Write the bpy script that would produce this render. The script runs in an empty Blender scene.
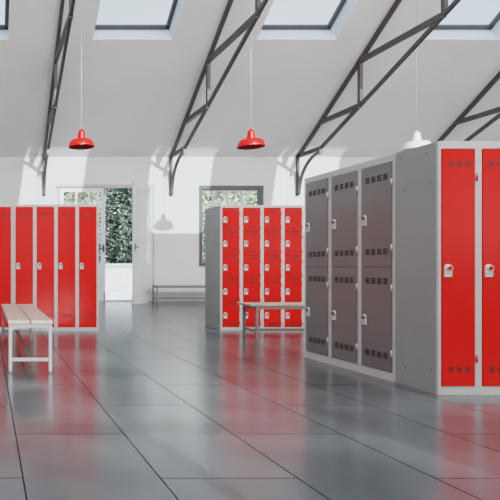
import bpy, bmesh, math, random
from mathutils import Vector, Matrix
random.seed(7)
C = bpy.context.scene.collection
PI = math.pi

# ------------------------------------------------------------------ helpers
def new_bm(): return bmesh.new()

def bx(bm, x0, x1, y0, y1, z0, z1, mi=0, bev=0.0):
    vs = [bm.verts.new((x, y, z)) for x in (x0, x1) for y in (y0, y1) for z in (z0, z1)]
    # index = 4*x + 2*y + z
    fi = [(0,1,3,2),(4,6,7,5),(0,4,5,1),(2,3,7,6),(0,2,6,4),(1,5,7,3)]
    fs = []
    for f in fi:
        fc = bm.faces.new([vs[i] for i in f]); fc.material_index = mi; fs.append(fc)
    if bev > 0:
        es = list({e for f in fs for e in f.edges})
        r = bmesh.ops.bevel(bm, geom=es, offset=bev, segments=2, profile=0.6, affect='EDGES')
        for f in r['faces']: f.material_index = mi
    return fs

def bar(bm, a, b, w, h, up=Vector((0,0,1)), mi=0, bev=0.0):
    """square bar from a to b, w = size across, h = size along 'up'"""
    a = Vector(a); b = Vector(b); d = (b-a).normalized()
    s = d.cross(up)
    if s.length < 1e-5: s = d.cross(Vector((0,1,0)))
    s.normalize(); u = s.cross(d).normalized()
    vs = []
    for p in (a, b):
        for i, j in ((-1,-1),(1,-1),(1,1),(-1,1)):
            vs.append(bm.verts.new(p + s*(i*w/2) + u*(j*h/2)))
    fs = []
    for k in range(4):
        fs.append(bm.faces.new((vs[k], vs[(k+1)%4], vs[4+(k+1)%4], vs[4+k])))
    fs.append(bm.faces.new((vs[3],vs[2],vs[1],vs[0]))); fs.append(bm.faces.new(vs[4:8]))
    for f in fs: f.material_index = mi
    if bev > 0:
        es = list({e for f in fs for e in f.edges})
        bmesh.ops.bevel(bm, geom=es, offset=bev, segments=2, profile=0.6, affect='EDGES')

def sweep(bm, pts, w, h, side=Vector((1,0,0)), mi=0):
    """rectangular section swept along pts lying in a plane whose normal is side"""
    rings = []
    n = len(pts)
    for i, p in enumerate(pts):
        d = (Vector(pts[min(i+1,n-1)]) - Vector(pts[max(i-1,0)])).normalized()
        u = side.cross(d).normalized()
        rings.append([bm.verts.new(Vector(p) + side*(a*w/2) + u*(b*h/2)) for a, b in ((-1,-1),(1,-1),(1,1),(-1,1))])
    for r, q in zip(rings, rings[1:]):
        for k in range(4):
            f = bm.faces.new((r[k], r[(k+1)%4], q[(k+1)%4], q[k])); f.material_index = mi
    bm.faces.new(rings[0][::-1]); bm.faces.new(rings[-1])

def lathe(bm, prof, seg=40, mi=0, c=(0,0,0), cap=False):
    rings = []
    for r, z in prof:
        rings.append([bm.verts.new((c[0]+r*math.cos(2*PI*k/seg), c[1]+r*math.sin(2*PI*k/seg), c[2]+z)) for k in range(seg)])
    for a, b in zip(rings, rings[1:]):
        for k in range(seg):
            f = bm.faces.new((a[k], a[(k+1)%seg], b[(k+1)%seg], b[k])); f.material_index = mi; f.smooth = True
    if cap:
        bm.faces.new(rings[0][::-1]).material_index = mi; bm.faces.new(rings[-1]).material_index = mi

def cyl(bm, a, b, r, seg=12, mi=0):
    a = Vector(a); b = Vector(b); d = (b-a).normalized()
    s = d.orthogonal().normalized(); u = d.cross(s)
    R = [[bm.verts.new(p + (s*math.cos(2*PI*k/seg) + u*math.sin(2*PI*k/seg))*r) for k in range(seg)] for p in (a, b)]
    for k in range(seg):
        f = bm.faces.new((R[0][k], R[0][(k+1)%seg], R[1][(k+1)%seg], R[1][k])); f.smooth = True; f.material_index = mi
    bm.faces.new(R[0][::-1]).material_index = mi; bm.faces.new(R[1]).material_index = mi

def mesh(name, bm, mats):
    bmesh.ops.recalc_face_normals(bm, faces=bm.faces)
    me = bpy.data.meshes.new(name); bm.to_mesh(me); bm.free()
    for m in (mats if isinstance(mats, (list, tuple)) else [mats]): me.materials.append(m)
    return me

def link(name, me, parent=None, loc=(0,0,0)):
    o = bpy.data.objects.new(name, me); C.objects.link(o)
    if parent: o.parent = parent
    o.location = loc
    return o

def obj(name, bm, mats, parent=None, loc=(0,0,0)): return link(name, mesh(name, bm, mats), parent, loc)

def empty(name, loc=(0,0,0), rz=0.0):
    o = bpy.data.objects.new(name, None); C.objects.link(o)
    o.location = loc; o.rotation_euler = (0,0,rz); o.empty_display_size = 0.1
    return o

def tag(o, label=None, cat=None, group=None, kind=None):
    if label: o['label'] = label
    if cat: o['category'] = cat
    if group: o['group'] = group
    if kind: o['kind'] = kind
    return o

def struct(name, bm, mats):
    return tag(obj(name, bm, mats), kind='structure')

def copy_tree(o, parent=None):
    c = o.copy(); C.objects.link(c)
    if parent: c.parent = parent
    for ch in list(o.children): copy_tree(ch, c)
    return c

# ------------------------------------------------------------------ materials
def base_mat(name, col, rough=0.5, metal=0.0, spec=0.5, noise=0.0, nscale=6.0, rough_var=0.0, bump=0.0, bscale=60.0, stretch=(1,1,1)):
    m = bpy.data.materials.new(name); m.use_nodes = True
    nt = m.node_tree; b = nt.nodes['Principled BSDF']
    b.inputs['Roughness'].default_value = rough; b.inputs['Metallic'].default_value = metal
    b.inputs['Specular IOR Level'].default_value = spec
    b.inputs['Base Color'].default_value = (*col, 1)
    geo = nt.nodes.new('ShaderNodeNewGeometry')
    mp = nt.nodes.new('ShaderNodeMapping'); mp.inputs['Scale'].default_value = stretch
    nt.links.new(geo.outputs['Position'], mp.inputs['Vector'])
    if noise > 0 or rough_var > 0:
        n = nt.nodes.new('ShaderNodeTexNoise'); n.inputs['Scale'].default_value = nscale; n.inputs['Detail'].default_value = 5
        nt.links.new(mp.outputs['Vector'], n.inputs['Vector'])
        if noise > 0:
            r = nt.nodes.new('ShaderNodeMapRange'); r.inputs['From Min'].default_value = 0.3; r.inputs['From Max'].default_value = 0.7
            r.inputs['To Min'].default_value = 1-noise; r.inputs['To Max'].default_value = 1+noise
            nt.links.new(n.outputs['Fac'], r.inputs['Value'])
            mx = nt.nodes.new('ShaderNodeVectorMath'); mx.operation = 'SCALE'; mx.inputs[0].default_value = col
            nt.links.new(r.outputs['Result'], mx.inputs['Scale']); nt.links.new(mx.outputs['Vector'], b.inputs['Base Color'])
        if rough_var > 0:
            r2 = nt.nodes.new('ShaderNodeMapRange'); r2.inputs['To Min'].default_value = rough-rough_var; r2.inputs['To Max'].default_value = rough+rough_var
            nt.links.new(n.outputs['Fac'], r2.inputs['Value']); nt.links.new(r2.outputs['Result'], b.inputs['Roughness'])
    if bump > 0:
        n = nt.nodes.new('ShaderNodeTexNoise'); n.inputs['Scale'].default_value = bscale; n.inputs['Detail'].default_value = 4
        nt.links.new(geo.outputs['Position'], n.inputs['Vector'])
        bp = nt.nodes.new('ShaderNodeBump'); bp.inputs['Strength'].default_value = bump; bp.inputs['Distance'].default_value = 0.01
        nt.links.new(n.outputs['Fac'], bp.inputs['Height']); nt.links.new(bp.outputs['Normal'], b.inputs['Normal'])
    return m

M = {}
M['red']      = base_mat('red_enamel', (0.63, 0.012, 0.006), 0.20, spec=0.27, noise=0.06, nscale=2.0, rough_var=0.0)
M['red_hinge']= base_mat('red_hinge', (0.45, 0.015, 0.02), 0.35, noise=0.03)
M['grey_door']= base_mat('grey_enamel', (0.145, 0.139, 0.140), 0.26, noise=0.05, nscale=2.0, rough_var=0.0)
M['frame']    = base_mat('light_grey_enamel', (0.44, 0.435, 0.43), 0.35, noise=0.04, nscale=3)
M['side']     = base_mat('grey_panel_enamel', (0.225, 0.232, 0.237), 0.36, noise=0.05, nscale=3)
M['dark']     = base_mat('dark_slot', (0.022, 0.02, 0.02), 0.7, noise=0.05)
M['dark_red'] = base_mat('dark_red_slot', (0.05, 0.010, 0.010), 0.6, noise=0.05)
M['inner_shade']     = base_mat('locker_inside_shade', (0.03, 0.03, 0.032), 0.8, noise=0.05)
M['plate']    = base_mat('zinc_plate', (0.50, 0.50, 0.485), 0.35, noise=0.05, nscale=20)
M['knob']     = base_mat('dark_knob', (0.10, 0.09, 0.09), 0.4, noise=0.05)
M['steel']    = base_mat('truss_paint', (0.070, 0.064, 0.060), 0.5, noise=0.12, nscale=9)
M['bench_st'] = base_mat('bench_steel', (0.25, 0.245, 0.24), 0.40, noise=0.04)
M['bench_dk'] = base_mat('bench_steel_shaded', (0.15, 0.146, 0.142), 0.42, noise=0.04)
M['stretch']  = base_mat('stretcher_steel', (0.11, 0.095, 0.085), 0.45, noise=0.05)
M['lamp_red'] = base_mat('lamp_red_enamel', (0.80, 0.012, 0.006), 0.35, noise=0.03)
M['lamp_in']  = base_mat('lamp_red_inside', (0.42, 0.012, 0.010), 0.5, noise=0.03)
M['lamp_white']= base_mat('lamp_white_enamel', (0.82, 0.82, 0.81), 0.35, noise=0.02)
M['cord']     = base_mat('white_cord', (0.78, 0.77, 0.75), 0.6, noise=0.03)
M['cord_dk']  = base_mat('grey_cord', (0.42, 0.41, 0.41), 0.6, noise=0.03)
M['wall']     = base_mat('wall_plaster', (0.72, 0.715, 0.708), 0.85, noise=0.025, nscale=1.3, bump=0.06, bscale=25, spec=0.2)
M['ceil']     = base_mat('ceiling_plaster', (0.765, 0.745, 0.735), 0.9, noise=0.035, nscale=0.9, bump=0.10, bscale=14, spec=0.15)
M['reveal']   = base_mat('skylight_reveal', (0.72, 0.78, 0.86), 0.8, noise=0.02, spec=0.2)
M['sky_frame']= base_mat('skylight_frame', (0.09, 0.09, 0.095), 0.5, noise=0.06)
M['win_frame']= base_mat('window_frame', (0.085, 0.085, 0.085), 0.5, noise=0.06)
M['win_bar']  = base_mat('window_bar', (0.62, 0.63, 0.62), 0.5, noise=0.03)
M['door']     = base_mat('door_paint', (0.72, 0.73, 0.74), 0.4, noise=0.03)
M['door_edge']= base_mat('door_frame_paint', (0.40, 0.40, 0.41), 0.45, noise=0.03)
M['soil']     = base_mat('pavement', (0.55, 0.57, 0.60), 0.8, noise=0.08, nscale=3)
M['bark']     = base_mat('bark', (0.10, 0.075, 0.05), 0.9, noise=0.2, nscale=20)

# wood planks
def wood():
    m = base_mat('bench_wood', (0.35, 0.285, 0.245), 0.45, spec=0.4, noise=0.12, nscale=9, stretch=(1,1,1))
    return m
M['wood'] = wood()

# polished slab floor
def floor_mat():
    m = bpy.data.materials.new('polished_concrete'); m.use_nodes = True
    nt = m.node_tree; N = nt.nodes; L = nt.links; b = N['Principled BSDF']
    geo = N.new('ShaderNodeNewGeometry'); sep = N.new('ShaderNodeSeparateXYZ'); L.new(geo.outputs['Position'], sep.inputs[0])
    def add(sock, v):
        a = N.new('ShaderNodeMath'); a.operation = 'ADD'; a.inputs[1].default_value = v; L.new(sock, a.inputs[0]); return a.outputs[0]
    cmb = N.new('ShaderNodeCombineXYZ')
    L.new(add(sep.outputs['Y'], -2.32+1.23*20), cmb.inputs['X']); L.new(add(sep.outputs['X'], -0.155+0.59*40), cmb.inputs['Y'])
    br = N.new('ShaderNodeTexBrick'); br.offset = 0.5; br.offset_frequency = 2; br.squash = 1.0
    br.inputs['Scale'].default_value = 1.0; br.inputs['Brick Width'].default_value = 1.23; br.inputs['Row Height'].default_value = 0.59
    br.inputs['Mortar Size'].default_value = 0.0036; br.inputs['Mortar Smooth'].default_value = 0.2
    br.inputs['Color1'].default_value = (0.92,0.92,0.92,1); br.inputs['Color2'].default_value = (1.06,1.06,1.06,1)
    br.inputs['Mortar'].default_value = (0.12,0.11,0.11,1)
    L.new(cmb.outputs[0], br.inputs['Vector'])
    n1 = N.new('ShaderNodeTexNoise'); n1.inputs['Scale'].default_value = 1.6; n1.inputs['Detail'].default_value = 4; n1.inputs['Roughness'].default_value = 0.55
    L.new(geo.outputs['Position'], n1.inputs['Vector'])
    n2 = N.new('ShaderNodeTexNoise'); n2.inputs['Scale'].default_value = 22; n2.inputs['Detail'].default_value = 6
    L.new(geo.outputs['Position'], n2.inputs['Vector'])
    cr = N.new('ShaderNodeValToRGB'); cr.color_ramp.elements[0].position = 0.3; cr.color_ramp.elements[1].position = 0.72
    cr.color_ramp.interpolation = 'EASE'; cr.color_ramp.elements[0].color = (0.040,0.049,0.055,1); cr.color_ramp.elements[1].color = (0.078,0.091,0.099,1)
    L.new(n1.outputs['Fac'], cr.inputs['Fac'])
    mul = N.new('ShaderNodeMix'); mul.data_type = 'RGBA'; mul.blend_type = 'MULTIPLY'; mul.inputs['Factor'].default_value = 1
    L.new(cr.outputs['Color'], mul.inputs[6]); L.new(br.outputs['Color'], mul.inputs[7])
    L.new(mul.outputs[2], b.inputs['Base Color'])
    mr = N.new('ShaderNodeMapRange'); mr.inputs['From Min'].default_value = 0.3; mr.inputs['From Max'].default_value = 0.7
    mr.inputs['To Min'].default_value = 0.21; mr.inputs['To Max'].default_value = 0.22
    L.new(n1.outputs['Fac'], mr.inputs['Value'])
    ad = N.new('ShaderNodeMath'); ad.operation = 'MULTIPLY_ADD'; ad.inputs[1].default_value = 0.3
    L.new(br.outputs['Fac'], ad.inputs[0]); L.new(mr.outputs[0], ad.inputs[2]); L.new(ad.outputs[0], b.inputs['Roughness'])
    b.inputs['IOR'].default_value = 1.66
    sp = N.new('ShaderNodeMath'); sp.operation = 'MULTIPLY_ADD'; sp.inputs[1].default_value = -0.9; sp.inputs[2].default_value = 0.92
    L.new(br.outputs['Fac'], sp.inputs[0]); L.new(sp.outputs[0], b.inputs['Specular IOR Level'])
    return m
M['floor'] = floor_mat()

def glass(name, tint=(0.96,0.98,1.0), gloss=0.05, milky=0.0):
    m = bpy.data.materials.new(name); m.use_nodes = True
    nt = m.node_tree; N = nt.nodes; L = nt.links; N.remove(N['Principled BSDF'])
    t = N.new('ShaderNodeBsdfTransparent'); t.inputs['Color'].default_value = (*tint, 1)
    g = N.new('ShaderNodeBsdfGlossy'); g.inputs['Roughness'].default_value = 0.03
    mx = N.new('ShaderNodeMixShader'); mx.inputs[0].default_value = gloss
    L.new(t.outputs[0], mx.inputs[1]); L.new(g.outputs[0], mx.inputs[2])
    last = mx
    if milky > 0:
        d = N.new('ShaderNodeBsdfTranslucent'); d.inputs['Color'].default_value = (0.9,0.9,0.9,1)
        df = N.new('ShaderNodeBsdfDiffuse'); df.inputs['Color'].default_value = (0.85,0.86,0.87,1)
        m3 = N.new('ShaderNodeMixShader'); m3.inputs[0].default_value = 0.5
        L.new(d.outputs[0], m3.inputs[1]); L.new(df.outputs[0], m3.inputs[2])
        m2 = N.new('ShaderNodeMixShader'); m2.inputs[0].default_value = milky
        L.new(mx.outputs[0], m2.inputs[1]); L.new(m3.outputs[0], m2.inputs[2]); last = m2
    L.new(last.outputs[0], N['Material Output'].inputs['Surface'])
    return m
M['glass'] = glass('window_glass')
M['glass_sky'] = glass('skylight_glass', (0.93,0.97,1.0), 0.04)
M['glass_door'] = glass('door_glass', gloss=0.06, milky=0.75)

def brick_mat():
    m = bpy.data.materials.new('white_painted_brick'); m.use_nodes = True
    nt = m.node_tree; N = nt.nodes; L = nt.links; b = N['Principled BSDF']
    geo = N.new('ShaderNodeNewGeometry'); sep = N.new('ShaderNodeSeparateXYZ'); L.new(geo.outputs['Position'], sep.inputs[0])
    cmb = N.new('ShaderNodeCombineXYZ'); L.new(sep.outputs['X'], cmb.inputs['X']); L.new(sep.outputs['Z'], cmb.inputs['Y'])
    br = N.new('ShaderNodeTexBrick'); br.inputs['Scale'].default_value = 1.0
    br.inputs['Brick Width'].default_value = 0.42; br.inputs['Row Height'].default_value = 0.14; br.inputs['Mortar Size'].default_value = 0.012
    br.inputs['Color1'].default_value = (0.84,0.86,0.88,1); br.inputs['Color2'].default_value = (0.76,0.79,0.81,1); br.inputs['Mortar'].default_value = (0.69,0.72,0.75,1)
    L.new(cmb.outputs[0], br.inputs['Vector']); L.new(br.outputs['Color'], b.inputs['Base Color'])
    b.inputs['Roughness'].default_value = 0.8
    return m
M['brick'] = brick_mat()

def leaf_mat(name, cols):
    m = bpy.data.materials.new(name); m.use_nodes = True
    nt = m.node_tree; N = nt.nodes; L = nt.links; b = N['Principled BSDF']
    geo = N.new('ShaderNodeNewGeometry')
    cr = N.new('ShaderNodeValToRGB')
    els = cr.color_ramp.elements
    els[0].position = 0; els[0].color = (*cols[0],1); els[1].position = 1; els[1].color = (*cols[-1],1)
    for i, c in enumerate(cols[1:-1]):
        e = els.new((i+1)/(len(cols)-1)); e.color = (*c,1)
    L.new(geo.outputs['Random Per Island'], cr.inputs['Fac']); L.new(cr.outputs['Color'], b.inputs['Base Color'])
    b.inputs['Roughness'].default_value = 0.45
    return m
M['leaf'] = leaf_mat('laurel_leaves', [(0.015,0.026,0.019),(0.035,0.06,0.042),(0.07,0.105,0.075),(0.13,0.17,0.12),(0.40,0.45,0.37)])  # lightest tone puts bright daylight specks into the leaf colour
M['leaf2'] = leaf_mat('daylit_leaves', [(0.14,0.19,0.09),(0.26,0.33,0.17),(0.40,0.46,0.27),(0.58,0.64,0.44),(0.85,0.86,0.78)])  # brightness of the outdoors put into the pale leaf colours

# ------------------------------------------------------------------ room shell
WY = 14.5            # back wall
EAVE = 3.875; SL = 0.695
RIDGE_Y = 5.86; RIDGE_Z = EAVE + SL*(WY-RIDGE_Y)
RY = 2*RIDGE_Y - WY  # rear wall
XL, XR = -5.2, 15.6
def zf(y): return EAVE + SL*(WY-y)
def zr(y): return RIDGE_Z - SL*(RIDGE_Y-y)

def sheet(bm, us, vs, holes, fn, mi=0):
    """grid of quads over us x vs leaving out the holes (u0,u1,v0,v1)"""
    us = sorted(set(us + [h[0] for h in holes] + [h[1] for h in holes])); vs = sorted(set(vs + [h[2] for h in holes] + [h[3] for h in holes]))
    cache = {}
    def V(u, v):
        if (u, v) not in cache: cache[(u, v)] = bm.verts.new(fn(u, v))
        return cache[(u, v)]
    for a, b in zip(us, us[1:]):
        for c, d in zip(vs, vs[1:]):
            mu, mv = (a+b)/2, (c+d)/2
            if any(h[0] < mu < h[1] and h[2] < mv < h[3] for h in holes): continue
            f = bm.faces.new((V(a,c), V(b,c), V(b,d), V(a,d))); f.material_index = mi

bm = new_bm(); sheet(bm, [XL, XR], [RY, WY], [], lambda u, v: (u, v, 0)); struct('floor', bm, M['floor'])

# back wall: opening of door and window
DX0, DX1, DZ = 1.91, 4.46, 3.10
WX0, WX1, WZ0, WZ1 = 5.70, 7.41, 0.95, 3.10
TH = 0.22
bm = new_bm()
wh = [(DX0, DX1, 0.0, DZ), (WX0, WX1, WZ0, WZ1)]
sheet(bm, [XL, XR], [0, EAVE], wh, lambda u, v: (u, WY, v))
for (a, b, c, d) in wh:    # reveals through the wall thickness
    for p, q in (((a,c),(a,d)), ((a,d),(b,d)), ((b,d),(b,c)), ((b,c),(a,c))):
        bm.faces.new([bm.verts.new(t) for t in ((p[0],WY,p[1]), (q[0],WY,q[1]), (q[0],WY+TH,q[1]), (p[0],WY+TH,p[1]))])
struct('wall_back', bm, M['wall'])

# gable side walls and rear wall with broad added windows
for nm, x in (('wall_left', XL), ('wall_right', XR)):
    bm = new_bm()
    bm.faces.new([bm.verts.new(p) for p in ((x,RY,0),(x,WY,0),(x,WY,EAVE),(x,RIDGE_Y,RIDGE_Z),(x,RY,EAVE))])
    struct(nm, bm, M['wall'])
RW = [(-3.6, -1.0, 1.0, 3.2), (0.4, 3.0, 1.0, 3.2), (4.4, 7.0, 1.0, 3.2), (8.4, 11.0, 1.0, 3.2), (12.2, 14.8, 1.0, 3.2)]
bm = new_bm(); sheet(bm, [XL, XR], [0, EAVE], RW, lambda u, v: (u, RY, v)); struct('wall_rear', bm, M['wall'])

# ceiling: two slopes with skylight openings
SKF = [(3.15+3.54*k-0.86, 3.15+3.54*k+0.86, 9.75, 11.68) for k in (-1,0,1,2,3)]
SKR = [(2.66+3.4*k, 4.50+3.4*k, WY-13.65, WY-11.30) for k in (-1,0,1,2,3)]
SKR = [h for h in SKR if h[0] > XL and h[1] < XR]
bm = new_bm()
sheet(bm, [XL, XR], [RIDGE_Y, WY], SKF, lambda u, v: (u, v, zf(v)))
sheet(bm, [XL, XR], [RY, RIDGE_Y], SKR, lambda u, v: (u, v, zr(v)))
nF = Vector((0, SL, 1)).normalized(); nR = Vector((0, -SL, 1)).normalized()
DEP = 0.38
for hs, zfn, n in ((SKF, zf, nF), (SKR, zr, nR)):
    for (a, b, c, d) in hs:
        P = [Vector((a,c,zfn(c))), Vector((b,c,zfn(c))), Vector((b,d,zfn(d))), Vector((a,d,zfn(d)))]
        for i in range(4):
            p, q = P[i], P[(i+1)%4]
            f = bm.faces.new([bm.verts.new(t) for t in (p, q, q+n*DEP, p+n*DEP)]); f.material_index = 1
me = mesh('ceiling', bm, [M['ceil'], M['reveal']])
tag(link('ceiling', me), kind='structure')

# skylight windows: frame and pane set at the top of each reveal
wn = [0]
def skylight(h, zfn, n):
    a, b, c, d = h
    wn[0] += 1
    root = tag(empty('window_%d' % wn[0], Vector(((a+b)/2, (c+d)/2, zfn((c+d)/2))) + n*DEP), kind='structure')
    o = Vector(root.location)
    P = [Vector((x, y, zfn(y))) + n*(DEP+0.01) - o for x, y in ((a,c),(b,c),(b,d),(a,d))]
    bmf = new_bm()
    up = n
    w = 0.085
    ins = [Vector((a+w/2, c+w/2, 0)), Vector((b-w/2, c+w/2, 0)), Vector((b-w/2, d-w/2, 0)), Vector((a+w/2, d-w/2, 0))]
    I = [Vector((v.x, v.y, zfn(v.y))) + n*(DEP+0.01) - o for v in ins]
    for i in range(4):
        p, q = I[i], I[(i+1)%4]; e = (q-p).normalized()*w/2
        bar(bmf, p-e, q+e, w, 0.06, up)
    f = obj('window_frame', bmf, M['sky_frame'], root)
    bmp = new_bm(); bmp.faces.new([bmp.verts.new(p + n*0.035) for p in P]); obj('pane', bmp, M['glass_sky'], root)
for h in SKF: skylight(h, zf, nF)
for h in SKR: skylight(h, zr, nR)

# rear windows: unseen, added as a light and reflection source; frame with bars
for (a, b, c, d) in RW:
    wn[0] += 1
    root = tag(empty('window_%d' % wn[0], ((a+b)/2, RY, c)), kind='structure')
    bmf = new_bm(); w2 = (b-a)/2; hh = d-c
    for x in (-w2, 0, w2): bx(bmf, x-0.04, x+0.04, -0.04, 0.02, 0, hh)
    for k in range(5): bx(bmf, -w2, w2, -0.035, 0.015, hh*k/4-0.03, hh*k/4+0.03)
    obj('window_frame', bmf, M['win_frame'], root)
    bmp = new_bm(); bmp.faces.new([bmp.verts.new(p) for p in ((-w2,-0.02,0),(w2,-0.02,0),(w2,-0.02,hh),(-w2,-0.02,hh))]); obj('pane', bmp, M['glass'], root)
# unseen slab added to hold direct sun off most rear windows
bm = new_bm()
for a, b in ((XL-3, 0.2), (3.95, XR+3)): bx(bm, a, b, RY-7.5, RY-0.05, 3.55, 3.7)
struct('sun_block_slab', bm, M['wall'])

# back wall window
wn[0] += 1
root = tag(empty('window_%d' % wn[0], ((WX0+WX1)/2, WY+0.08, WZ0)), kind='structure')
w2 = (WX1-WX0)/2; hh = WZ1-WZ0
bm = new_bm()
bx(bm, -w2, -w2+0.075, -0.11, 0.04, 0, hh); bx(bm, w2-0.10, w2, -0.11, 0.04, 0, hh)
bx(bm, -w2, w2, -0.115, 0.045, hh-0.095, hh); bx(bm, -w2, w2, -0.13, 0.045, 0, 0.08)
obj('window_frame', bm, M['win_frame'], root)
bm = new_bm()
for x in (-w2+0.40, -w2+0.80, -w2+1.19): bx(bm, x-0.028, x+0.028, -0.02, 0.03, 0.08, hh-0.09)
bx(bm, -w2+0.075, w2-0.10, -0.025, 0.03, hh-0.14, hh-0.09)
obj('glazing_bar', bm, M['win_bar'], root)
bm = new_bm(); bm.faces.new([bm.verts.new(p) for p in ((-w2,0.005,0),(w2,0.005,0),(w2,0.005,hh),(-w2,0.005,hh))]); obj('pane', bm, M['glass'], root)

# double door: left leaf closed, right leaf swung into the room
root = tag(empty('door_1', ((DX0+DX1)/2, WY, 0)), kind='structure')
ox = (DX0+DX1)/2
bm = new_bm()
bx(bm, DX0-ox-0.0, DX0-ox+0.05, -0.03, 0.12, 0, DZ); bx(bm, DX1-ox-0.05, DX1-ox+0.02, -0.03, 0.12, 0, DZ)
bx(bm, DX0-ox-0.05, DX1-ox+0.05, -0.035, 0.12, DZ-0.045, DZ+0.025)
obj('door_frame', bm, M['door_edge'], root)
bm = new_bm(); bx(bm, DX0-ox+0.05, DX1-ox-0.05, -0.02, 0.45, 0.0, 0.03); obj('threshold', bm, M['soil'], root)

def door_leaf(W, H, gmat):
    """local x 0..W, y 0 front, hinge at x=0"""
    bmL = new_bm(); t = 0.05; s = 0.10; zb = 1.02
    bx(bmL, 0, s, -t/2, t/2, 0.02, H); bx(bmL, W-s, W, -t/2, t/2, 0.02, H)
    bx(bmL, s, W-s, -t/2, t/2, H-0.10, H); bx(bmL, s, W-s, -t/2, t/2, 0.02, 0.16); bx(bmL, s, W-s, -t/2, t/2, zb-0.10, zb)
    bx(bmL, s, W-s, -t/2+0.012, t/2-0.012, 0.16, zb-0.10)
    for x in (s+(W-2*s)/3, s+(W-2*s)*2/3): bx(bmL, x-0.02, x+0.02, -0.02, 0.02, zb, H-0.10)
    for k in (1, 2): 
        z = zb + (H-0.10-zb)*k/3; bx(bmL, s, W-s, -0.02, 0.02, z-0.018, z+0.018)
    bmG = new_bm(); bmG.faces.new([bmG.verts.new(p) for p in ((s,0,zb),(W-s,0,zb),(W-s,0,H-0.1),(s,0,H-0.1))])
    bmH = new_bm()
    for sgn in (-1, 1):
        cyl(bmH, (W-0.05, 0, 1.42), (W-0.05, sgn*0.075, 1.42), 0.014)
        bx(bmH, W-0.17, W-0.035, sgn*0.075-0.012, sgn*0.075+0.012, 1.405, 1.435)
        bx(bmH, W-0.085, W-0.02, sgn*0.026-0.004, sgn*0.026+0.004, 1.32, 1.52)
    bmB = new_bm()
    cyl(bmB, (W-0.03, -0.035, 0.005), (W-0.03, -0.035, 0.22), 0.012); cyl(bmB, (W-0.03, -0.035, H-0.18), (W-0.03, -0.035, H+0.03), 0.012)
    return (mesh('door_leaf', bmL, M['door']), mesh('glass', bmG, gmat), mesh('handle', bmH, M['knob']), mesh('bolt', bmB, M['knob']))
WL = (DX1-DX0-0.10)/2
for nm, gm, lx, ang, mir in (('closed', M['glass'], DX0+0.05, 0.0, 1), ('open', M['glass_door'], DX1-0.06, math.radians(180+52), 1)):
    L, G, H, B = door_leaf(WL-0.004, DZ-0.06, gm)
    lo = link('door_leaf', L, root, (lx-ox, 0.04 if nm == 'closed' else -0.065, 0)); lo.rotation_euler = (0,0,ang)
    link('glass', G, lo); link('handle', H, lo); link('bolt', B, lo)

# outside: pavement, garden wall, shrubs
bm = new_bm(); sheet(bm, [XL-20, XR+20], [WY+TH, 40], [], lambda u, v: (u, v, -0.012)); struct('ground', bm, M['soil'])
bm = new_bm(); sheet(bm, [XL-20, XR+20], [-40, RY-0.02], [], lambda u, v: (u, v, -0.012)); struct('ground_rear', bm, M['soil'])
bm = new_bm(); bx(bm, XL-6, XR+6, 17.8, 18.0, -0.01, 0.98); bx(bm, XL-6, XR+6, 17.76, 18.04, 0.98, 1.03); struct('garden_wall', bm, M['brick'])

def shrub(x, y, w, h, mat, label, n=6500):
    root = empty('garden_shrub', (x, y, 0))
    tag(root, label, 'shrub', 'shrubs behind the garden wall')
    bm = new_bm(); rnd = random.Random(int(x*100)+5)
    for _ in range(n):
        # clumpy ellipsoid shell
        th = rnd.uniform(0, 2*PI); z = rnd.uniform(0.2, h); t = z/h
        rad = w*(0.82+0.18*math.sin(PI*min(1, 0.15+t*0.95)))*(0.82+0.18*math.sin(th*5+z*4))*math.sqrt(rnd.uniform(0.25,1))
        p = Vector((rad*math.cos(th), 0.55*rad*math.sin(th), z))
        s = rnd.uniform(0.10, 0.20)
        d = Vector((rnd.gauss(0,1), rnd.gauss(0,1), rnd.gauss(0,0.7))).normalized()
        q = d.cross(Vector((rnd.gauss(0,1), rnd.gauss(0,1), rnd.gauss(0,1)))).normalized()
        m1 = p+d*s*0.5; nn = d.cross(q)*s*0.12
        v = [bm.verts.new(c) for c in (p, m1+q*s*0.3+nn, p+d*s, m1-q*s*0.3+nn)]
        bm.faces.new(v)
    obj('foliage', bm, mat, root)
    bm = new_bm()
    for k in range(6):
        a = rnd.uniform(0, 2*PI)
        cyl(bm, (0.1*math.cos(a), 0.1*math.sin(a), 0), (w*0.6*math.cos(a), w*0.3*math.sin(a), h*0.8), 0.025, 8)
    obj('stem', bm, M['bark'], root)
shrub(3.45, 20.8, 1.15, 5.4, M['leaf2'], 'pale leafy shrub seen through the upper panes of the closed glazed door', 6500)
shrub(4.85, 19.0, 0.98, 5.0, M['leaf'], 'dark leafy shrub filling the open doorway above the white brick wall', 7500)
shrub(8.25, 20.8, 1.1, 5.4, M['leaf2'], 'pale leafy shrub seen through the left side of the back window')
shrub(9.25, 19.0, 0.98, 5.2, M['leaf2'], 'pale leafy shrub seen through the right side of the back window')

# ------------------------------------------------------------------ lockers
def slot_group(bm, x, z, w=0.036, h=0.040, mi=1):
    for k in range(3):
        zz = z - h/2 + h*(k+0.5)/3
        bx(bm, x-w/2, x+w/2, -0.0012, 0.003, zz-h*0.125, zz+h*0.125, mi)  # dark raised bars, shade of the open slits put into their colour

def make_door(W, H, mat, slotmat, groups, gx, zs, sw=0.036, sh=0.040):
    bm = new_bm()
    bx(bm, 0, W, 0.0, 0.018, 0, H, 0, 0.003)
    for z in zs:
        for g in range(groups): slot_group(bm, gx[0] + g*gx[1], z, sw, sh)
    return mesh('door', bm, [mat, slotmat])

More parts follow.
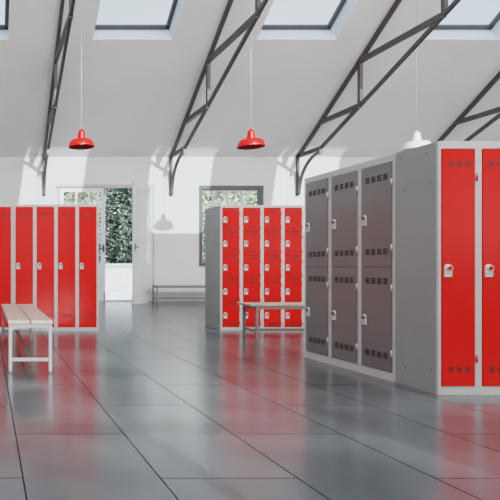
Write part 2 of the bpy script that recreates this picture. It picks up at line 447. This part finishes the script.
def plate_mesh():
    bm = new_bm(); w, h = 0.027, 0.046; n = 10
    out = [(-w, -h), (w, -h)] + [(w*math.cos(PI*k/n), h-w + w*math.sin(PI*k/n)*1.0) for k in range(n+1)]
    f = [bm.verts.new((x, 0, z)) for x, z in out]; b = [bm.verts.new((x*0.94, -0.007, z*0.96)) for x, z in out]
    for i in range(len(out)):
        j = (i+1) % len(out); bm.faces.new((f[i], f[j], b[j], b[i]))
    bm.faces.new(b)
    # ring around the turning latch
    seg = 20; R = []
    for k in range(seg):
        a = 2*PI*k/seg; R.append([bm.verts.new((r*math.cos(a)+0.006, y, 0.018+r*math.sin(a))) for r, y in ((0.021,-0.007),(0.021,-0.014),(0.015,-0.014),(0.015,-0.007))])
    for k in range(seg):
        for q in range(3): bm.faces.new((R[k][q], R[(k+1)%seg][q], R[(k+1)%seg][q+1], R[k][q+1]))
    return mesh('lock_plate', bm, M['plate'])
def knob_mesh(mat):
    bm = new_bm(); cyl(bm, (0.004, -0.005, 0.018), (0.004, -0.022, 0.018), 0.0125, 14); bx(bm, -0.001, 0.009, -0.027, -0.021, 0.006, 0.030)
    return mesh('latch_knob', bm, mat)
def hinge_mesh(mat, L=0.042):
    bm = new_bm(); cyl(bm, (0, 0, -L/2), (0, 0, L/2), 0.006, 10); cyl(bm, (0, 0, -L/2-0.006), (0, 0, L/2+0.006), 0.005, 8)
    return mesh('hinge', bm, mat)
PLATE = plate_mesh(); KN = knob_mesh(M['knob']); KNR = knob_mesh(M['red_hinge'])
HG = hinge_mesh(M['plate']); HGR = hinge_mesh(M['red_hinge'])

def locker(name, label, loc, rz, cols, colw, depth, edge, div, top, bottom, tiers, gap, dmat, slotmat, groups, gx, vz, hmesh, kmesh, lockx, group, hinge_z=(0.15,0.85), lockz=0.5, sw=0.036, sh=0.040, rivets=False, H=1.8):
    root = tag(empty(name, loc, rz), label, 'locker', group)
    W = cols*colw + (edge*2 - div)
    # sides, top, back
    bm = new_bm(); bx(bm, 0, 0.012, 0.02, depth, 0.0, H, 0, 0.002); obj('side_panel', bm, M['side'], root)
    bm = new_bm(); bx(bm, W-0.012, W, 0.02, depth, 0.0, H, 0, 0.002); obj('side_panel', bm, M['side'], root)
    bm = new_bm(); bx(bm, 0.012, W-0.012, 0.02, depth, H-0.012, H); obj('top_panel', bm, M['side'], root)
    bm = new_bm(); bx(bm, 0.012, W-0.012, depth-0.012, depth, 0.0, H-0.012); obj('back_panel', bm, M['side'], root)
    bm = new_bm(); bx(bm, 0.012, W-0.012, 0.10, 0.11, 0.0, H-0.012); obj('shade_backing', bm, M['inner_shade'], root)  # not a real panel: dark sheet for the shade inside the hollow locker
    # face frame
    bm = new_bm()
    x0 = edge; dw = colw-div
    bx(bm, 0, edge, 0, 0.02, 0, H, 0, 0.0025); bx(bm, W-edge, W, 0, 0.02, 0, H, 0, 0.0025)
    bx(bm, edge, W-edge, 0, 0.02, H-top, H, 0, 0.002); bx(bm, edge, W-edge, 0, 0.02, 0, bottom, 0, 0.002)
    for k in range(1, cols): bx(bm, edge+k*colw-div, edge+k*colw, 0, 0.02, bottom, H-top, 0, 0.002)
    obj('face_frame', bm, M['frame'], root)
    th = (H-top-bottom - gap*(tiers-1))/tiers; g = 0.0035
    gz = 0.0035 if tiers == 1 else 0.0015
    dm = make_door(dw-2*g, th-2*gz, dmat, slotmat, groups, gx, [v if v > 0 else th+v for v in vz], sw, sh)
    for k in range(cols):
        for t in range(tiers):
            z = bottom + t*(th+gap) + gz
            d = link('door', dm, root, (edge+k*colw+g, -0.004, z))
            link('lock_plate', PLATE, d, (lockx, 0.0, (th-2*g)*lockz)); link('latch_knob', kmesh, d, (lockx, 0.0, (th-2*g)*lockz))
            for hz in hinge_z: link('hinge', hmesh, d, (dw-g+0.004, -0.006, th*hz))
    if rivets:
        for (y, z) in rivets:
            b2 = new_bm(); cyl(b2, (0.0, 0, 0), (-0.003, 0, 0), 0.006, 10); obj('rivet', b2, M['knob'], root, (0.0, y, z))
    return root

# front right red bank
locker('red_locker', 'red locker bank with a grey side, nearest to the viewer, cut off by the frame', (3.193, 3.82, 0), 0, 2, 0.288, 0.40,
       0.020, 0.048, 0.054, 0.064, 1, 0, M['red'], M['dark_red'], 3, (0.062, 0.060), (-0.113, 0.118), HGR, KNR, 0.040, 'locker banks',
       hinge_z=(0.115, 0.877), lockz=0.487, rivets=[(0.07,1.52),(0.34,1.74),(0.31,1.50),(0.06,0.17),(0.30,0.14),(0.10,1.73)])
# grey bank facing left
locker('grey_locker', 'dark grey two-tier locker bank with six doors, standing end to end behind the red one', (3.20, 5.445, 0), -PI/2, 3, 0.40, 0.50,
       0.030, 0.048, 0.054, 0.070, 2, 0.0, M['grey_door'], M['dark'], 4, (0.075, 0.068), (-0.115, 0.125), HG, KN, 0.040, 'locker banks',
       hinge_z=(0.18, 0.80), lockz=0.475, sw=0.046, sh=0.052)
# back bank, five tiers
locker('red_locker', 'red locker bank of twenty small doors in five tiers, under the back window', (3.352, 7.76, 0), 0, 4, 0.2985, 0.54,
       0.030, 0.052, 0.034, 0.047, 5, 0.0, M['red'], M['dark_red'], 3, (0.075, 0.050), (-0.042, 0.048), HG, KN, 0.036, 'locker banks', hinge_z=(0.2, 0.8), lockz=0.5, sw=0.032, sh=0.040)
# left bank: two units side by side
WU = 4*0.3005 + (0.030*2-0.052)
locker('red_locker', 'red locker bank of four tall doors behind the left slatted bench', (1.584-WU, 7.66, 0), 0, 4, 0.3005, 0.50,
       0.030, 0.052, 0.034, 0.055, 1, 0, M['red'], M['dark_red'], 3, (0.075, 0.055), (-0.105, 0.17), HG, KN, 0.034, 'locker banks', hinge_z=(0.10, 0.88), lockz=0.51, sw=0.034, sh=0.045)
W2 = 2*0.3005 + (0.030*2-0.052)
locker('red_locker', 'red locker at the far left, its single tall door cut off by the frame', (1.584-WU-0.004-W2, 7.66, 0), 0, 2, 0.3005, 0.50,
       0.030, 0.052, 0.034, 0.055, 1, 0, M['red'], M['dark_red'], 3, (0.075, 0.055), (-0.105, 0.17), HG, KN, 0.034, 'locker banks', hinge_z=(0.10, 0.88), lockz=0.51, sw=0.034, sh=0.045)

# ------------------------------------------------------------------ benches
def bench(label, loc, rz, Lb, Wb, smat, wmat, Hb=0.45, over=0.0):
    """long along local y 0..Lb, across x 0..Wb"""
    root = tag(empty('changing_bench', loc, rz), label, 'bench', 'changing room benches')
    t = 0.032; pw = (Wb-0.008)/2
    for x in (0, pw+0.008):
        bm = new_bm(); bx(bm, x, x+pw, 0, Lb, Hb-0.028, Hb, 0, 0.004); obj('seat_plank', bm, wmat, root)
    l = 0.030
    for y in (0.012+over, Lb-0.012-l-over):
        bm = new_bm()
        bx(bm, 0.006, 0.006+l, y, y+l, 0, Hb-t, 0, 0.003); obj('leg', bm, smat, root)
        bm = new_bm()
        bx(bm, Wb-0.006-l, Wb-0.006, y, y+l, 0, Hb-t, 0, 0.003); obj('leg', bm, smat, root)
        bm = new_bm()
        bx(bm, 0.006+l, Wb-0.006-l, y, y+l, Hb-t-0.032, Hb-t-0.001, 0, 0.002)
        for s, xx in ((1, 0.006+l), (-1, Wb-0.006-l)):     # rounded corner gussets
            n = 6; R = 0.045; zc = Hb-t-0.032
            A = [(xx, zc)] + [(xx + s*(R - R*math.sin(PI/2*k/n)), zc - R + R*math.cos(PI/2*k/n)) for k in range(n+1)]
            f = [bm.verts.new((p[0], y+0.002, p[1])) for p in A]; g = [bm.verts.new((p[0], y+l-0.002, p[1])) for p in A]
            bm.faces.new(f); bm.faces.new(g[::-1])
            for i in range(len(A)): bm.faces.new((f[i], f[(i+1)%len(A)], g[(i+1)%len(A)], g[i]))
        obj('top_rail', bm, smat, root)
        bm = new_bm(); bx(bm, 0.006+l, Wb-0.006-l, y+0.002, y+l-0.002, 0.10, 0.128, 0, 0.002); obj('cross_rail', bm, smat, root)
    bm = new_bm(); bx(bm, Wb/2-0.015, Wb/2+0.015, 0.012+l+over, Lb-0.012-l-over, 0.10, 0.127, 0, 0.002); obj('stretcher', bm, M['stretch'], root)
    for x in (0.008, Wb-0.036):
        bm = new_bm(); bx(bm, x, x+0.028, 0.012+l+over, Lb-0.012-l-over, Hb-t-0.03, Hb-t-0.001, 0, 0.002); obj('side_rail', bm, smat, root)
    return root
bench('wooden slat bench on pale steel legs in front of the tall red lockers at left', (0.18, 4.62, 0), 0, 2.12, 0.385, M['bench_st'], M['wood'], 0.45)
# local +y -> world +x : rotate -90deg, local +x -> world -y
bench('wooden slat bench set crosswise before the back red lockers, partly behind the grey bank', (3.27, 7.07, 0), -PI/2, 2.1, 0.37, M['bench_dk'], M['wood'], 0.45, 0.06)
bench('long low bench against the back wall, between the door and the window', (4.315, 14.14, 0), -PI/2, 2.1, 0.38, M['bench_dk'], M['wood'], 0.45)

# ------------------------------------------------------------------ roof trusses
def truss(x, label):
    root = tag(empty('roof_truss', (x, WY, 0)), label, 'roof truss', 'roof trusses')
    o = Vector((x, WY, 0))
    U = lambda y: 3.845 + 0.693*(WY-y)
    LY0, LZ0 = 13.47, 3.88
    Lz = lambda y: LZ0 + 0.4466*(LY0-y)
    def part(nm, a, b, w, h):
        bm = new_bm(); bar(bm, (0, a[0]-WY, a[1]), (0, b[0]-WY, b[1]), w, h, bev=0.004); return obj(nm, bm, M['steel'], root)
    part('upper_chord', (WY-0.05, U(WY-0.05)-0.03), (RIDGE_Y, U(RIDGE_Y)-0.03), 0.07, 0.085)
    part('lower_chord', (LY0, LZ0), (RIDGE_Y, Lz(RIDGE_Y)), 0.06, 0.075)
    part('wall_post', (WY-0.04, 2.83), (WY-0.04, 3.86), 0.07, 0.06)
    part('strut', (WY-0.04, LZ0), (LY0-0.02, LZ0), 0.07, 0.10)
    y = LY0
    # horizontals and uprights
    z = U(LY0); zz = z
    ya = LY0
    for k in range(3):
        yb = LY0 - (U(ya)-0.04-LZ0)/0.4466
        yb = max(yb, RIDGE_Y+0.1)
        part('strut', (ya, U(ya)-0.04), (yb, U(ya)-0.04), 0.08, 0.11)
        if yb > RIDGE_Y+0.2: part('upright', (yb, Lz(yb)), (yb, U(yb)-0.04), 0.07, 0.085)
        ya = yb
        if yb <= RIDGE_Y+0.2: break
    part('king_post', (RIDGE_Y+0.035, Lz(RIDGE_Y)), (RIDGE_Y+0.035, U(RIDGE_Y)-0.05), 0.07, 0.07)
    # curved brace from the tip of the bracket down to the foot of the post
    bm = new_bm(); pts = []
    a = LY0+0.03-(WY-0.075); n = 16
    for k in range(n+1):
        t = PI/2*k/n
        # starts level under the arm tip, ends upright at the post foot
        yy = WY-0.10 + a*(1-math.sin(t)) * 1.0
        zz2 = 2.86 + (LZ0-0.09-2.86)*math.cos(t)
        pts.append(Vector((0, yy-WY, zz2)))
    # quarter ellipse: level at the top end, vertical at the bottom
    sweep(bm, pts, 0.065, 0.048); obj('curved_brace', bm, M['steel'], root)
    bm = new_bm(); bx(bm, -0.04, 0.04, LY0-WY-0.03, LY0-WY+0.015, LZ0-0.16, LZ0+0.05, 0, 0.004); obj('end_plate', bm, M['bench_dk'], root)  # paler than the truss steel, sunlight put into its colour
    return root
truss(1.53, 'dark steel roof truss at far left, seen almost edge-on, left of the first red lamp')
truss(4.93, 'dark steel roof truss coming down between the open door and the back window')
truss(8.32, 'dark steel roof truss whose curved bracket ends just above the grey lockers')
truss(11.72, 'dark steel roof truss at far right above the nearest red lockers')

# ------------------------------------------------------------------ pendant lamps
def pendant(x, label, mo, mi, cordm, zrim=3.315):
    y = 10.8
    root = tag(empty('pendant_lamp', (x, y, zrim)), label, 'lamp', 'pendant lamps')
    prof = [(0.258,0.0),(0.258,0.012),(0.248,0.045),(0.234,0.085),(0.216,0.120),(0.190,0.142),(0.135,0.156),(0.080,0.164)]
    bm = new_bm(); lathe(bm, prof, 48)
    inn = [(r-0.006, z-0.004) for r, z in prof[1:]] + [(0.0005, 0.155)]
    lathe(bm, [(0.258,0.0),(0.252,0.0)] + inn, 48, 1)
    obj('lamp_shade', bm, [mo, mi], root)
    bm = new_bm(); lathe(bm, [(0.081,0.160),(0.076,0.20),(0.064,0.29),(0.058,0.325),(0.046,0.340),(0.018,0.346),(0.014,0.372),(0.001,0.376)], 28); obj('lamp_socket', bm, mo, root)
    bm = new_bm(); cyl(bm, (0,0,0.37), (0,0,zf(y)-zrim), 0.004, 8); obj('cord', bm, cordm, root)
    bm = new_bm(); bmesh.ops.create_uvsphere(bm, u_segments=16, v_segments=10, radius=0.05, matrix=Matrix.Translation((0,0,0.09)))
    for f in bm.faces: f.smooth = True
    obj('bulb', bm, M['lamp_white'], root)
    return root
pendant(1.89, 'red metal pendant lamp on the left, hanging above the tall red lockers and the door', M['lamp_red'], M['lamp_in'], M['cord'])
pendant(5.28, 'red metal pendant lamp in the middle, hanging above the back lockers and window', M['lamp_red'], M['lamp_in'], M['cord'])
pendant(8.59, 'white metal pendant lamp rising behind the top of the nearest lockers', M['lamp_white'], M['lamp_white'], M['cord_dk'], 3.265)

# ------------------------------------------------------------------ light
w = bpy.data.worlds.new('sky'); bpy.context.scene.world = w; w.use_nodes = True
nt = w.node_tree; N = nt.nodes; L = nt.links
bg = N['Background']
tc = N.new('ShaderNodeTexCoord'); nz = N.new('ShaderNodeTexNoise'); nz.inputs['Scale'].default_value = 2.2; nz.inputs['Detail'].default_value = 5
L.new(tc.outputs['Generated'], nz.inputs['Vector'])
cr = N.new('ShaderNodeValToRGB'); cr.color_ramp.elements[0].position = 0.35; cr.color_ramp.elements[1].position = 0.7
cr.color_ramp.elements[0].color = (0.50,0.62,0.72,1); cr.color_ramp.elements[1].color = (0.68,0.75,0.81,1)
L.new(nz.outputs['Fac'], cr.inputs['Fac']); L.new(cr.outputs['Color'], bg.inputs['Color']); bg.inputs['Strength'].default_value = 1.5

sd = bpy.data.lights.new('sun', 'SUN'); sd.energy = 4.4; sd.angle = math.radians(0.25); sd.color = (0.93, 1.0, 1.0)
so = bpy.data.objects.new('sun', sd); C.objects.link(so)
so.rotation_euler = Vector((-0.146, 1.0, -0.36)).to_track_quat('-Z', 'Y').to_euler(); so.location = (8, -10, 12)

def area(name, loc, d, sx, sy, power, col=(1,1,1)):
    l = bpy.data.lights.new(name, 'AREA'); l.shape = 'RECTANGLE'; l.size = sx; l.size_y = sy; l.energy = power; l.color = col
    o = bpy.data.objects.new(name, l); C.objects.link(o); o.location = loc
    o.rotation_euler = Vector(d).to_track_quat('-Z', 'Z').to_euler(); return o
for i, (a, b, c, d) in enumerate(RW): area('rear_window_fill', ((a+b)/2, RY-0.15, (c+d)/2), (0,1,0.45), b-a, d-c, 12, (1.0,0.975,0.96))  # added fill lamps behind the unseen rear windows
for i, (a, b, c, d) in enumerate(SKR):
    p = Vector(((a+b)/2, (c+d)/2, zr((c+d)/2))) - nR*0.03
    area('rear_skylight_light', p, -nR, (b-a)*0.95, (d-c)*0.95, 215, (1.0,0.975,0.96)).rotation_euler = (-nR).to_track_quat('-Z', 'Y').to_euler()

area('rear_fill_light', (5.2, -1.6, 4.5), (0, 1, 0.12), 19, 1.0, 420, (1.0, 0.975, 0.965))  # added unseen fill for the locker fronts and ceiling
area('yard_fill_light', (6.0, 15.6, 6.5), (0, 0.75, -1), 14, 1.2, 1500, (0.97,0.985,1.0))  # added unseen fill that brightens the shrubs and garden wall

# ------------------------------------------------------------------ camera
cd = bpy.data.cameras.new('camera'); cam = bpy.data.objects.new('camera', cd); C.objects.link(cam)
cam.location = (0, 0, 0.905); cam.rotation_euler = (PI/2, 0, 0)
cd.sensor_width = 36; cd.sensor_fit = 'HORIZONTAL'; cd.lens = 540*36/500
cd.shift_x = 263/500; cd.shift_y = 17.5/500; cd.clip_start = 0.05; cd.clip_end = 200
bpy.context.scene.camera = cam
vs = bpy.context.scene.view_settings
vs.view_transform = 'Filmic'; vs.look = 'Medium High Contrast'; vs.exposure = 0.22
